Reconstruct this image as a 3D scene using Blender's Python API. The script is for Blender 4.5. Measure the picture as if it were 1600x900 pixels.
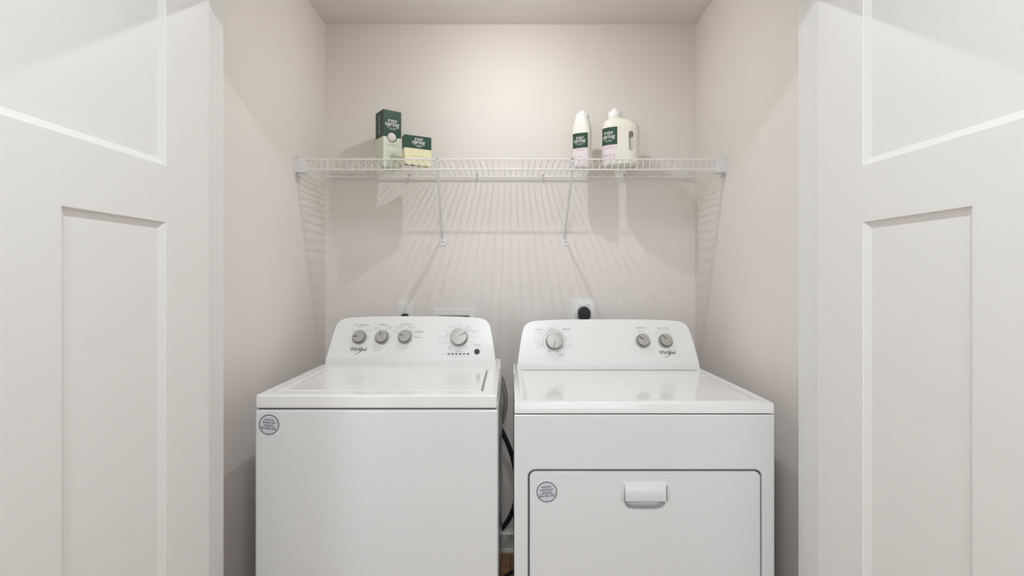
import bpy, bmesh, math, random
from mathutils import Vector, Matrix
random.seed(3)
for o in list(bpy.data.objects):
    bpy.data.objects.remove(o, do_unlink=True)
scn = bpy.context.scene
COL = scn.collection
PI = math.pi
# ------------------------------------------------------------------ camera
HC = 1.28                      # lens height
F = 801.0                      # focal length in pixels of the 1600 px frame
CX, CY = 797.5, 434.0
cam_d = bpy.data.cameras.new('camera')
cam = bpy.data.objects.new('camera', cam_d)
COL.objects.link(cam)
cam.location = (0, 0, HC)
cam.rotation_euler = (PI / 2, 0, 0)
cam_d.sensor_width = 36.0
cam_d.lens = F / 1600 * 36
cam_d.shift_x = (800 - CX) / 1600
cam_d.shift_y = -(450 - CY) / 1600
cam_d.clip_start = 0.02
scn.camera = cam
# ------------------------------------------------------------------ view, world, lights
scn.view_settings.view_transform = 'Standard'
scn.view_settings.look = 'None'
scn.view_settings.gamma = 1.0
scn.view_settings.use_curve_mapping = False
scn.view_settings.exposure = 0.11
world = bpy.data.worlds.new('world')
scn.world = world
world.use_nodes = True
world.node_tree.nodes['Background'].inputs[0].default_value = (0.85, 0.92, 1.0, 1)
world.node_tree.nodes['Background'].inputs[1].default_value = 1.0

CEIL = 2.466
P_CLOSET = 18.8
P_HALL = 12.6
P_HALL2 = 21
P_WIN = 18
P_WIN2 = 9
CLY = 1.833                    # closet lamp


def area(name, loc, rot, sx, sy, power, color, shape='RECTANGLE'):
    d = bpy.data.lights.new(name, 'AREA')
    d.shape = shape
    d.size = sx
    if shape in ('RECTANGLE', 'ELLIPSE'):
        d.size_y = sy
    d.energy = power
    d.color = color
    o = bpy.data.objects.new(name, d)
    COL.objects.link(o)
    o.location = loc
    o.rotation_euler = rot
    return o


area('hall_lamp_light', (0.0, 0.33, CEIL - 0.045), (0, 0, 0), 0.26, 0.26, P_HALL, (0.85, 0.935, 1.0), 'DISK')
area('hall_rear_lamp_light', (0.0, -1.7, CEIL - 0.045), (0, 0, 0), 0.26, 0.26, P_HALL2, (0.85, 0.935, 1.0), 'DISK')  # added fill lamp, lifts the light from the hall rear
area('window_daylight', (-1.54, -2.76, 1.15), (PI / 2, 0, 0), 0.34, 2.1, P_WIN, (0.83, 0.925, 1.0))
area('window_daylight_wide', (0.75, -2.76, 1.35), (PI / 2, 0, 0), 1.3, 1.3, P_WIN2, (0.83, 0.925, 1.0))  # added ambient fill at the second opening


# ------------------------------------------------------------------ materials
def lin(c):
    return tuple(((x / 255) / 12.92 if x / 255 <= 0.04045 else ((x / 255 + 0.055) / 1.055) ** 2.4) for x in c) + (1,)


def mat(name, rgb, rough=0.5, metal=0.0, spec=0.5, bump=0.0, bscale=200.0, var=0.0, vscale=3.0, emit=0.0, sss=0.0, coat=0.0):
    m = bpy.data.materials.new(name)
    m.use_nodes = True
    nt = m.node_tree
    b = nt.nodes['Principled BSDF']
    c = lin(rgb)
    b.inputs['Base Color'].default_value = c
    b.inputs['Roughness'].default_value = rough
    b.inputs['Metallic'].default_value = metal
    b.inputs['Specular IOR Level'].default_value = spec
    if coat:
        b.inputs['Coat Weight'].default_value = coat
        b.inputs['Coat Roughness'].default_value = 0.06
    if sss:
        b.inputs['Subsurface Weight'].default_value = sss
        b.inputs['Subsurface Radius'].default_value = (0.02, 0.018, 0.014)
    if emit:
        b.inputs['Emission Color'].default_value = c
        b.inputs['Emission Strength'].default_value = emit
    tc = nt.nodes.new('ShaderNodeTexCoord')
    if var or True:
        n = nt.nodes.new('ShaderNodeTexNoise')
        n.inputs['Scale'].default_value = vscale
        n.inputs['Detail'].default_value = 3
        nt.links.new(tc.outputs['Object'], n.inputs['Vector'])
        mx = nt.nodes.new('ShaderNodeMix')
        mx.data_type = 'RGBA'
        v = max(var, 0.004)
        mx.inputs[6].default_value = tuple(x * (1 - v) for x in c[:3]) + (1,)
        mx.inputs[7].default_value = tuple(min(1, x * (1 + v)) for x in c[:3]) + (1,)
        nt.links.new(n.outputs['Fac'], mx.inputs[0])
        nt.links.new(mx.outputs[2], b.inputs['Base Color'])
    if bump:
        n2 = nt.nodes.new('ShaderNodeTexNoise')
        n2.inputs['Scale'].default_value = bscale
        n2.inputs['Detail'].default_value = 2
        nt.links.new(tc.outputs['Object'], n2.inputs['Vector'])
        bp = nt.nodes.new('ShaderNodeBump')
        bp.inputs['Strength'].default_value = bump
        bp.inputs['Distance'].default_value = 0.001
        nt.links.new(n2.outputs['Fac'], bp.inputs['Height'])
        nt.links.new(bp.outputs['Normal'], b.inputs['Normal'])
    return m


M = {}
M['wall'] = mat('wall_paint', (236, 229, 223), 0.75, bump=0.12, bscale=350, spec=0.25)
M['ceiling'] = mat('ceiling_paint', (238, 232, 226), 0.9, bump=0.1, bscale=300, spec=0.2)
M['hall_wall'] = mat('hall_wall_paint', (226, 220, 212), 0.8, bump=0.1, bscale=300, spec=0.2)
M['trim'] = mat('trim_paint', (236, 235, 231), 0.4, spec=0.4)
M['door'] = mat('door_paint', (238, 236, 232), 0.42, spec=0.4, bump=0.03, bscale=120)
M['enamel'] = mat('white_enamel', (230, 230, 230), 0.17, spec=0.5)
M['deckw'] = mat('white_enamel_top', (242, 241, 239), 0.10, spec=0.5)
M['console'] = mat('white_console_plastic', (233, 233, 230), 0.28, spec=0.45)
M['shadowgap'] = mat('dark_gap_steel', (70, 70, 72), 0.6)  # gap shade as colour in seams and under lid; also feet and indicators
M['gasket'] = mat('grey_rubber_gasket', (105, 105, 110), 0.6)  # grey that stands for the shade in the dryer door groove
M['knob_face'] = mat('brushed_silver', (178, 175, 168), 0.38, metal=0.35)
M['knob_shiny'] = mat('satin_silver', (188, 185, 179), 0.42, metal=0.3)
M['knob_side'] = mat('dark_knob_side', (58, 57, 55), 0.4, metal=0.2)  # shade under the cap put into the side colour; pointers share it
M['knob_skirt'] = mat('grey_knob_skirt', (165, 163, 158), 0.35, metal=0.2)
M['print'] = mat('grey_print', (120, 120, 122), 0.6)
M['print_light'] = mat('pale_grey_print', (168, 168, 168), 0.6)
M['print_dark'] = mat('dark_print', (50, 50, 54), 0.5)
M['sticker'] = mat('silver_sticker', (214, 212, 222), 0.35)
M['wire'] = mat('white_vinyl_wire', (246, 246, 243), 0.35, spec=0.4)
M['bracket'] = mat('white_bracket_plastic', (236, 236, 236), 0.4)
M['screw'] = mat('screw_steel', (110, 108, 105), 0.35, metal=0.8)
M['plate'] = mat('white_wall_plate', (240, 239, 236), 0.3)
M['black'] = mat('black_plastic', (24, 22, 22), 0.45)
M['hose'] = mat('black_rubber_hose', (30, 29, 36), 0.5, bump=0.5, bscale=60)
M['steel_hose'] = mat('braided_steel_hose', (165, 165, 160), 0.35, metal=0.7, bump=1.0, bscale=900)
M['green'] = mat('dark_green_card', (30, 70, 51), 0.45)
M['lightgreen'] = mat('pale_green_card', (224, 230, 210), 0.5)
M['yellow'] = mat('pale_yellow_card', (240, 233, 196), 0.5)
M['pink'] = mat('pale_pink_label', (238, 226, 229), 0.4)
M['white_ink'] = mat('white_ink', (240, 240, 234), 0.5)
M['grey_ink'] = mat('green_grey_ink', (140, 152, 130), 0.5)
M['pink_ink'] = mat('rose_ink', (190, 150, 165), 0.5)
M['wool'] = mat('white_wool', (236, 228, 222), 0.95, bump=0.6, bscale=300)
M['bottle'] = mat('milky_plastic', (244, 242, 234), 0.3, sss=0.25)
M['jug'] = mat('translucent_cream_plastic', (240, 238, 225), 0.25, sss=0.3)
M['cap'] = mat('white_cap_plastic', (243, 243, 243), 0.35, sss=0.1)
M['lampglass'] = mat('lamp_diffuser', (255, 246, 234), 0.5, emit=2.0)
M['lamp_metal'] = mat('lamp_trim', (235, 235, 232), 0.4)
M['glass'] = mat('window_glass', (225, 235, 245), 0.05, emit=1.2)
M['boxwhite'] = mat('supply_box_plastic', (205, 203, 198), 0.5)


def floor_material():
    m = bpy.data.materials.new('oak_plank_floor')
    m.use_nodes = True
    nt = m.node_tree
    b = nt.nodes['Principled BSDF']
    b.inputs['Roughness'].default_value = 0.4
    tc = nt.nodes.new('ShaderNodeTexCoord')
    br = nt.nodes.new('ShaderNodeTexBrick')
    br.inputs['Scale'].default_value = 1.0
    br.inputs['Brick Width'].default_value = 1.2
    br.inputs['Row Height'].default_value = 0.13
    br.inputs['Mortar Size'].default_value = 0.002
    br.inputs['Color1'].default_value = lin((176, 132, 88))
    br.inputs['Color2'].default_value = lin((150, 108, 68))
    br.inputs['Mortar'].default_value = lin((70, 46, 30))
    nt.links.new(tc.outputs['Object'], br.inputs['Vector'])
    mp = nt.nodes.new('ShaderNodeMapping')
    mp.inputs['Scale'].default_value = (2, 30, 2)
    nt.links.new(tc.outputs['Object'], mp.inputs['Vector'])
    n = nt.nodes.new('ShaderNodeTexNoise')
    n.inputs['Scale'].default_value = 2
    n.inputs['Detail'].default_value = 5
    nt.links.new(mp.outputs['Vector'], n.inputs['Vector'])
    mx = nt.nodes.new('ShaderNodeMix')
    mx.data_type = 'RGBA'
    mx.blend_type = 'MULTIPLY'
    mx.inputs[0].default_value = 0.5
    nt.links.new(br.outputs['Color'], mx.inputs[6])
    nt.links.new(n.outputs['Color'], mx.inputs[7])
    nt.links.new(mx.outputs[2], b.inputs['Base Color'])
    return m


M['floor'] = floor_material()


# ------------------------------------------------------------------ helpers
def link_bm(name, bm, material, parent=None, smooth=None, bevel=0.0, seg=3, kind=None):
    """bm is in world coordinates; it is re-based on its parent (or kept at the origin)."""
    bmesh.ops.recalc_face_normals(bm, faces=bm.faces)
    me = bpy.data.meshes.new(name)
    off = Vector((0, 0, 0))
    if parent is not None:
        p = parent
        while p is not None:
            off += p.location
            p = p.parent
    bmesh.ops.translate(bm, verts=bm.verts, vec=-off)
    bm.to_mesh(me)
    bm.free()
    o = bpy.data.objects.new(name, me)
    COL.objects.link(o)
    if parent is not None:
        o.parent = parent
    me.materials.append(material)
    if smooth is not None:
        me.shade_smooth()
        me.set_sharp_from_angle(angle=math.radians(smooth))
    if bevel > 0:
        md = o.modifiers.new('bevel', 'BEVEL')
        md.width = bevel
        md.segments = seg
        md.limit_method = 'ANGLE'
        md.angle_limit = math.radians(38)
        md.harden_normals = True
        me.shade_smooth()
    if kind:
        o['kind'] = kind
    return o


def add_box(bm, x0, x1, y0, y1, z0, z1):
    vs = [bm.verts.new((x, y, z)) for x in (x0, x1) for y in (y0, y1) for z in (z0, z1)]
    for f in ((0, 1, 3, 2), (4, 6, 7, 5), (0, 4, 5, 1), (2, 3, 7, 6), (0, 2, 6, 4), (1, 5, 7, 3)):
        bm.faces.new([vs[i] for i in f])
    return vs


def box(name, x0, x1, y0, y1, z0, z1, material, parent=None, bevel=0.0, seg=3, kind=None):
    bm = bmesh.new()
    add_box(bm, x0, x1, y0, y1, z0, z1)
    return link_bm(name, bm, material, parent, bevel=bevel, seg=seg, kind=kind)


def boolean_cut(o, bm_cut, op='DIFFERENCE'):
    """cut the shape in bm_cut (o's local space) out of o's mesh, for good"""
    me = bpy.data.meshes.new('cut')
    bmesh.ops.recalc_face_normals(bm_cut, faces=bm_cut.faces)
    bm_cut.to_mesh(me)
    bm_cut.free()
    c = bpy.data.objects.new('cut', me)
    COL.objects.link(c)
    mods = [(m.width, m.segments) for m in o.modifiers if m.type == 'BEVEL']
    for m in list(o.modifiers):
        o.modifiers.remove(m)
    par = o.parent
    o.parent = None
    b = o.modifiers.new('b', 'BOOLEAN')
    b.operation = op
    b.object = c
    b.solver = 'EXACT'
    bpy.context.view_layer.update()
    dg = bpy.context.evaluated_depsgraph_get()
    new = bpy.data.meshes.new_from_object(o.evaluated_get(dg))
    o.modifiers.clear()
    new.name = o.data.name
    o.data = new
    o.parent = par
    bpy.data.objects.remove(c, do_unlink=True)
    for w, s in mods:
        md = o.modifiers.new('bevel', 'BEVEL')
        md.width = w
        md.segments = s
        md.limit_method = 'ANGLE'
        md.angle_limit = math.radians(38)
        md.harden_normals = True
        new.shade_smooth()
    return o


def catmull(pts, n=8, closed=False):
    P = [Vector(p) for p in pts]
    out = []
    N = len(P)
    rng = N if closed else N - 1
    for i in range(rng):
        if closed:
            a, b, c, d = P[(i - 1) % N], P[i], P[(i + 1) % N], P[(i + 2) % N]
        else:
            a, b, c, d = P[max(i - 1, 0)], P[i], P[i + 1], P[min(i + 2, N - 1)]
        for k in range(n):
            t = k / n
            out.append(0.5 * ((2 * b) + (c - a) * t + (2 * a - 5 * b + 4 * c - d) * t * t + (3 * b - a - 3 * c + d) * t ** 3))
    if not closed:
        out.append(P[-1])
    return out


def add_tube(bm, pts, r, sides=8, closed=False, flat=None):
    P = [Vector(p) for p in pts]
    N = len(P)
    up = Vector((0.013, 0.021, 1)).normalized()
    rings = []
    prev = None
    for i in range(N):
        if closed:
            t = (P[(i + 1) % N] - P[(i - 1) % N])
        else:
            t = P[min(i + 1, N - 1)] - P[max(i - 1, 0)]
        t.normalize()
        if prev is None:
            a = up if abs(t.dot(up)) < 0.9 else Vector((1, 0, 0))
            n = (a - t * a.dot(t)).normalized()
        else:
            n = (prev - t * prev.dot(t)).normalized()
        prev = n
        b = t.cross(n)
        ring = []
        for k in range(sides):
            an = 2 * PI * k / sides
            ring.append(bm.verts.new(P[i] + n * math.cos(an) * r + b * math.sin(an) * r))
        rings.append(ring)
    lim = N if closed else N - 1
    for i in range(lim):
        A, B = rings[i], rings[(i + 1) % N]
        for k in range(sides):
            bm.faces.new((A[k], A[(k + 1) % sides], B[(k + 1) % sides], B[k]))
    if not closed:
        bm.faces.new(rings[0][::-1])
        bm.faces.new(rings[-1])


def add_lathe(bm, prof, origin, axis, sides=40):
    """prof: (radius, distance along axis)"""
    ax = Vector(axis).normalized()
    a = Vector((1, 0, 0)) if abs(ax.x) < 0.9 else Vector((0, 0, 1))
    u = (a - ax * a.dot(ax)).normalized()
    v = ax.cross(u)
    O = Vector(origin)
    rings = []
    for r, h in prof:
        if r < 1e-6:
            rings.append([bm.verts.new(O + ax * h)])
        else:
            rings.append([bm.verts.new(O + ax * h + (u * math.cos(2 * PI * k / sides) + v * math.sin(2 * PI * k / sides)) * r) for k in range(sides)])
    for A, B in zip(rings, rings[1:]):
        if len(A) == 1 and len(B) == 1:
            continue
        for k in range(sides):
            k2 = (k + 1) % sides
            if len(A) == 1:
                bm.faces.new((A[0], B[k], B[k2]))
            elif len(B) == 1:
                bm.faces.new((A[k], A[k2], B[0]))
            else:
                bm.faces.new((A[k], A[k2], B[k2], B[k]))
    if len(rings[0]) > 1:
        bm.faces.new(rings[0][::-1])
    if len(rings[-1]) > 1:
        bm.faces.new(rings[-1])


def add_prism(bm, outline, to3a, to3b):
    A = [bm.verts.new(to3a(p)) for p in outline]
    B = [bm.verts.new(to3b(p)) for p in outline]
    n = len(A)
    bm.faces.new(A[::-1])
    bm.faces.new(B)
    for i in range(n):
        bm.faces.new((A[i], A[(i + 1) % n], B[(i + 1) % n], B[i]))


def rrect(x0, x1, z0, z1, r, n=6):
    pts = []
    for cx, cz, a0 in ((x1 - r, z1 - r, 0), (x0 + r, z1 - r, 90), (x0 + r, z0 + r, 180), (x1 - r, z0 + r, 270)):
        for k in range(n + 1):
            a = math.radians(a0 + 90 * k / n)
            pts.append((cx + r * math.cos(a), cz + r * math.sin(a)))
    return pts


def thing(name, label, cat, loc, group=None):
    o = bpy.data.objects.new(name, None)
    o.empty_display_size = 0.05
    COL.objects.link(o)
    o.location = loc
    tag(o, label, cat, group)
    return o


def tag(o, label, cat, group=None):
    o['label'] = label
    o['category'] = cat
    if group:
        o['group'] = group
    return o


# flat graphics ------------------------------------------------------------
_tc = {}


def text_geo(body, bold=0.0):
    key = (body, bold)
    if key in _tc:
        return _tc[key]
    cu = bpy.data.curves.new('t', 'FONT')
    cu.body = body
    cu.size = 1.0
    cu.offset = bold
    cu.align_x = 'CENTER'
    cu.align_y = 'CENTER'
    cu.resolution_u = 3
    ob = bpy.data.objects.new('t', cu)
    COL.objects.link(ob)
    bpy.context.view_layer.update()
    dg = bpy.context.evaluated_depsgraph_get()
    me = bpy.data.meshes.new_from_object(ob.evaluated_get(dg))
    vs = [(v.co.x, v.co.y) for v in me.vertices]
    fs = [tuple(p.vertices) for p in me.polygons]
    bpy.data.objects.remove(ob, do_unlink=True)
    bpy.data.meshes.remove(me)
    x0 = min(v[0] for v in vs); x1 = max(v[0] for v in vs)
    y0 = min(v[1] for v in vs); y1 = max(v[1] for v in vs)
    vs = [(v[0] - (x0 + x1) / 2, v[1] - (y0 + y1) / 2) for v in vs]
    _tc[key] = (vs, fs, x1 - x0, y1 - y0)
    return _tc[key]


def put_text(bm, body, cu, cv, width=None, height=None, rot=0.0, bold=0.0, mapf=None):
    vs, fs, w, h = text_geo(body, bold)
    sx = width / w if width else height / h
    sy = height / h if height else sx
    c, s = math.cos(rot), math.sin(rot)
    nv = []
    for x, y in vs:
        x *= sx; y *= sy
        nv.append(bm.verts.new(mapf(cu + x * c - y * s, cv + x * s + y * c)))
    for f in fs:
        try:
            bm.faces.new([nv[i] for i in f])
        except ValueError:
            pass


def put_stroke(bm, pts, ws, mapf, round_ends=False):
    """flat ribbon with varying width in (u,v)"""
    P = [Vector((p[0], p[1])) for p in pts]
    if not isinstance(ws, (list, tuple)):
        ws = [ws] * len(P)
    L, R = [], []
    for i in range(len(P)):
        t = P[min(i + 1, len(P) - 1)] - P[max(i - 1, 0)]
        if t.length < 1e-9:
            t = Vector((1, 0))
        t.normalize()
        n = Vector((-t.y, t.x)) * ws[i] / 2
        L.append(bm.verts.new(mapf(*(P[i] + n))))
        R.append(bm.verts.new(mapf(*(P[i] - n))))
    for i in range(len(P) - 1):
        bm.faces.new((R[i], R[i + 1], L[i + 1], L[i]))


def put_disc(bm, cu, cv, r, mapf, n=24, r2=None):
    if r2 is None:
        bm.faces.new([bm.verts.new(mapf(cu + r * math.cos(2 * PI * k / n), cv + r * math.sin(2 * PI * k / n))) for k in range(n)])
    else:
        A = [bm.verts.new(mapf(cu + r * math.cos(2 * PI * k / n), cv + r * math.sin(2 * PI * k / n))) for k in range(n)]
        B = [bm.verts.new(mapf(cu + r2 * math.cos(2 * PI * k / n), cv + r2 * math.sin(2 * PI * k / n))) for k in range(n)]
        for k in range(n):
            bm.faces.new((A[k], A[(k + 1) % n], B[(k + 1) % n], B[k]))


def arc(cx, cy, rx, ry, a0, a1, n=14):
    return [(cx + rx * math.cos(math.radians(a0 + (a1 - a0) * k / n)), cy + ry * math.sin(math.radians(a0 + (a1 - a0) * k / n))) for k in range(n + 1)]


def wv(n, lo, hi, fn):
    return [lo + (hi - lo) * fn(k / n) for k in range(n + 1)]


def glyph(ch):
    """bold high-contrast serif lowercase letters; strokes (points, widths) and dots; x-height 1"""
    S, D = [], []
    bump = lambda t: math.sin(PI * t)
    if ch == 'e':
        p = arc(.48, .5, .36, .46, 5, 325, 20)
        S.append((p, wv(20, .07, .22, lambda t: math.sin(PI * min(1, t * 1.05)) ** 1.5)))
        S.append(([(.18, .53), (.86, .53)], .09))
        adv = .93
    elif ch == 'v':
        S.append(([(.15, 1), (.5, .0)], [.23, .17]))
        S.append(([(.48, .0), (.82, .97)], .09))
        S.append(([(-.02, .96), (.38, .96)], .08)); S.append(([(.62, .96), (.98, .96)], .08))
        adv = .92
    elif ch == 'r':
        S.append(([(.25, 0), (.25, 1)], .2)); S.append(([(.02, .04), (.52, .04)], .08)); S.append(([(.02, .96), (.3, .96)], .08))
        S.append(([(.33, .65), (.45, .88), (.62, .95)], [.08, .1, .12])); D.append((.66, .82, .15))
        adv = .82
    elif ch == 's':
        p = catmull([(.68, .76, 0), (.5, .95, 0), (.28, .93, 0), (.15, .75, 0), (.28, .58, 0), (.55, .44, 0), (.68, .25, 0), (.55, .06, 0), (.32, .03, 0), (.1, .26, 0)], 3)
        p = [(q.x, q.y) for q in p]
        n = len(p) - 1
        S.append((p, wv(n, .07, .22, lambda t: math.exp(-((t - .48) / .2) ** 2))))
        S.append(([(.7, .96), (.7, .66)], .07)); S.append(([(.08, .04), (.08, .34)], .07))
        adv = .78
    elif ch in 'pn':
        lo = -.5 if ch == 'p' else 0
        S.append(([(.25, lo), (.25, 1)], .2)); S.append(([(.02, lo + .04), (.5, lo + .04)], .08)); S.append(([(.02, .96), (.3, .96)], .08))
        if ch == 'p':
            S.append((arc(.52, .5, .32, .46, 150, -150, 18), wv(18, .08, .26, bump)))
            adv = 1.0
        else:
            S.append(([(.33, .7), (.5, .93), (.68, .9), (.78, .72), (.79, 0)], [.08, .12, .2, .23, .23]))
            S.append(([(.56, .04), (1.02, .04)], .08))
            adv = 1.08
    elif ch == 'i':
        S.append(([(.25, 0), (.25, 1)], .2)); S.append(([(.02, .04), (.5, .04)], .08)); S.append(([(.02, .96), (.3, .96)], .08))
        D.append((.24, 1.3, .15))
        adv = .54
    else:
        p = arc(.42, .64, .28, .32, 0, 360, 20)
        S.append((p, [.09 + .13 * abs(math.cos(math.radians(18 * k))) for k in range(21)]))
        S.append(([(.25, .35), (.17, .2), (.3, .1), (.6, .06), (.78, -.08)], [.08, .12, .16, .18, .16]))
        p = arc(.44, -.2, .34, .22, 0, 360, 20)
        S.append((p, [.09 + .07 * abs(math.cos(math.radians(18 * k))) for k in range(21)]))
        S.append(([(.62, .85), (.78, .98), (.92, .92)], .1)); D.append((.9, .9, .1))
        adv = .95
    return S, D, adv


def put_serif(bm, word, cu, cv, width, mapf, rot=0.0):
    """word centred at (cu, cv) (middle of the x-height) with the given width"""
    total = sum(glyph(c)[2] for c in word)
    k = width / total
    x = -total / 2
    c, s = math.cos(rot), math.sin(rot)
    mf = lambda u, v: mapf(cu + u * c - v * s, cv + u * s + v * c)
    for ch in word:
        S, D, adv = glyph(ch)
        for pts, ws in S:
            ws2 = [w * k for w in ws] if isinstance(ws, (list, tuple)) else ws * k
            put_stroke(bm, [((x + p[0]) * k, (p[1] - .5) * k) for p in pts], ws2, mf)
        for dx, dy, r in D:
            put_disc(bm, (x + dx) * k, (dy - .5) * k, r * k, mf, 12)
        x += adv


# ------------------------------------------------------------------ room shell
XL, XR, YB = -0.866, 0.866, 2.40
YH, YC = 1.29, 1.40            # hall face and closet face of the partition
JL, JR = -0.783, 0.786         # jamb faces
HX, HY = 1.75, -2.8            # hall half width and rear
HEAD = HC + 0.785

bm = bmesh.new(); add_box(bm, -HX - .1, HX + .1, HY - .1, YB + .1, -0.08, 0.0)
link_bm('floor', bm, M['floor'], kind='structure')
bm = bmesh.new(); add_box(bm, -HX - .1, HX + .1, HY - .1, YB + .1, CEIL, CEIL + .08)
link_bm('ceiling', bm, M['ceiling'], kind='structure')
# back wall with the opening of the recessed washer supply box
bx0, bx1, bz1, bz0 = -0.336, -0.192, HC - 0.175, HC - 0.30
bm = bmesh.new()
add_box(bm, XL - .1, XR + .1, YB, YB + .1, 0, CEIL)
wb = link_bm('wall_back', bm, M['wall'], kind='structure')
bm = bmesh.new(); add_box(bm, bx0, bx1, YB - .05, YB + .075, bz0, bz1)
boolean_cut(wb, bm)
wb['kind'] = 'structure'
box('wall_left', XL - .1, XL, YC, YB, 0, CEIL, M['wall'], kind='structure')
box('wall_right', XR, XR + .1, YC, YB, 0, CEIL, M['wall'], kind='structure')
bm = bmesh.new()
add_box(bm, -HX, JL - .02, YH, YC, 0, CEIL)
add_box(bm, JR + .02, HX, YH, YC, 0, CEIL)
add_box(bm, JL - .02, JR + .02, YH, YC, HEAD + .02, CEIL)
link_bm('wall_front', bm, M['wall'], kind='structure')
box('wall_hall_left', -HX - .1, -HX, HY, YC, 0, CEIL, M['hall_wall'], kind='structure')
box('wall_hall_right', HX, HX + .1, HY, YC, 0, CEIL, M['hall_wall'], kind='structure')
wr = box('wall_hall_rear', -HX - .1, HX + .1, HY - .1, HY, 0, CEIL, M['hall_wall'], kind='structure')
for a, b, c, d in ((-1.72, -1.36, .1, 2.2), (.08, 1.42, .68, 2.02)):  # second opening is added to go with the ambient fill
    bm = bmesh.new(); add_box(bm, a, b, HY - .2, HY + .1, c, d)
    boolean_cut(wr, bm)
wr['kind'] = 'structure'
for i, (a, b, c, d) in enumerate(((-1.72, -1.36, .1, 2.2), (.08, 1.42, .68, 2.02))):
    bm = bmesh.new()
    w = .045
    for q in ((a, a + w, c, d), (b - w, b, c, d), (a, b, c, c + w), (a, b, d - w, d), (a, b, (c + d) / 2 - .015, (c + d) / 2 + .015)):
        add_box(bm, q[0], q[1], HY - .08, HY - .02, q[2], q[3])
    wo = link_bm('window_%d' % (i + 1), bm, M['trim'], kind='structure')
    box('pane', a + .02, b - .02, HY - .06, HY - .054, c + .02, d - .02, M['glass'], wo)
# jambs, head, added shade-shaping strip, casings
box('trim_1', JL - .02, JL, YH, YC, 0, HEAD, M['trim'], kind='structure', bevel=.001)
box('trim_2', JR, JR + .02, YH, YC, 0, HEAD, M['trim'], kind='structure', bevel=.001)
box('trim_3', JL - .02, JR + .02, YH, YC, HEAD, HEAD + .02, M['trim'], kind='structure')
box('trim_4', JL, JR, YH, YH + .018, HC + .727, HEAD, M['trim'], kind='structure')  # unseen strip, shaped to set the shade line on the closet side walls
box('trim_5', JL - .085, JL - .014, YH - .015, YH, 0, HEAD + .085, M['trim'], kind='structure', bevel=.003)
box('trim_6', JR + .014, JR + .085, YH - .015, YH, 0, HEAD + .085, M['trim'], kind='structure', bevel=.003)
box('trim_7', JL - .014, JR + .014, YH - .015, YH, HEAD + .014, HEAD + .085, M['trim'], kind='structure', bevel=.003)


def baseboard(name, p0, p1, nrm):
    """moulded profile: (distance from the wall, height)"""
    prof = [(0, 0), (.017, 0), (.017, .006), (.014, .016), (.0115, .018), (.0115, .078), (.0135, .082), (.0105, .088), (.006, .093), (.004, .1), (0, .1)]
    bm = bmesh.new()
    n = Vector(nrm)
    A = [bm.verts.new(Vector(p0) + n * a + Vector((0, 0, b))) for a, b in prof]
    B = [bm.verts.new(Vector(p1) + n * a + Vector((0, 0, b))) for a, b in prof]
    k = len(prof)
    for i in range(k):
        bm.faces.new((A[i], A[(i + 1) % k], B[(i + 1) % k], B[i]))
    bm.faces.new(A[::-1]); bm.faces.new(B)
    link_bm(name, bm, M['trim'], kind='structure')


baseboard('baseboard_back', (XL, YB, 0), (XR, YB, 0), (0, -1, 0))
baseboard('baseboard_left', (XL, YC, 0), (XL, YB - .018, 0), (1, 0, 0))
baseboard('baseboard_right', (XR, YC, 0), (XR, YB - .018, 0), (-1, 0, 0))


# ------------------------------------------------------------------ doors
def door(name, hinge, ang, side):
    """side=-1: left door (its visible face looks to +X)"""
    W, TH = 0.935, 0.035
    a = math.radians(ang)
    sd = Vector((side * math.sin(a), -math.cos(a), 0))
    nd = Vector((-side * math.cos(a), -math.sin(a), 0))
    H = Vector((hinge[0], hinge[1], 0))
    Z = [0.012, 0.27, HC + .123, HC + .2475, 1.905, 2.03]
    S = [0, .155, .412, .527, .78, W]
    panels = [(S[1], S[4], Z[3], Z[4]), (S[1], S[2], Z[1], Z[2]), (S[3], S[4], Z[1], Z[2])]
    bm = bmesh.new()

    def q(ff, pts):
        bm.faces.new([bm.verts.new(H + sd * s + nd * (d if ff else -TH - d) + Vector((0, 0, z))) for s, z, d in pts])
    bw, bd = .015, -.0095
    for ff in (True, False):
        flat = [(0, S[1], Z[0], Z[5]), (S[4], W, Z[0], Z[5]), (S[1], S[4], Z[0], Z[1]), (S[1], S[4], Z[2], Z[3]),
                (S[1], S[4], Z[4], Z[5]), (S[2], S[3], Z[1], Z[2])]
        for s0, s1, z0, z1 in flat:
            q(ff, [(s0, z0, 0), (s1, z0, 0), (s1, z1, 0), (s0, z1, 0)])
        for s0, s1, z0, z1 in panels:
            o = [(s0, z0), (s1, z0), (s1, z1), (s0, z1)]
            m1 = [(s0 + .0012, z0 + .0012), (s1 - .0012, z0 + .0012), (s1 - .0012, z1 - .0012), (s0 + .0012, z1 - .0012)]
            i = [(s0 + bw, z0 + bw), (s1 - bw, z0 + bw), (s1 - bw, z1 - bw), (s0 + bw, z1 - bw)]
            for k in range(4):
                k2 = (k + 1) % 4
                q(ff, [(*o[k], 0), (*o[k2], 0), (*m1[k2], -.002), (*m1[k], -.002)])
                q(ff, [(*m1[k], -.002), (*m1[k2], -.002), (*i[k2], bd), (*i[k], bd)])
            q(ff, [(*p, bd) for p in i])
    c = [(0, Z[0]), (W, Z[0]), (W, Z[5]), (0, Z[5])]
    for k in range(4):
        (s0, z0), (s1, z1) = c[k], c[(k + 1) % 4]
        bm.faces.new([bm.verts.new(H + sd * s + nd * d + Vector((0, 0, z))) for s, z, d in ((s0, z0, 0), (s1, z1, 0), (s1, z1, -TH), (s0, z0, -TH))])
    bmesh.ops.remove_doubles(bm, verts=bm.verts, dist=1e-5)
    o = link_bm(name, bm, M['door'], kind='structure')
    return o


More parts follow.
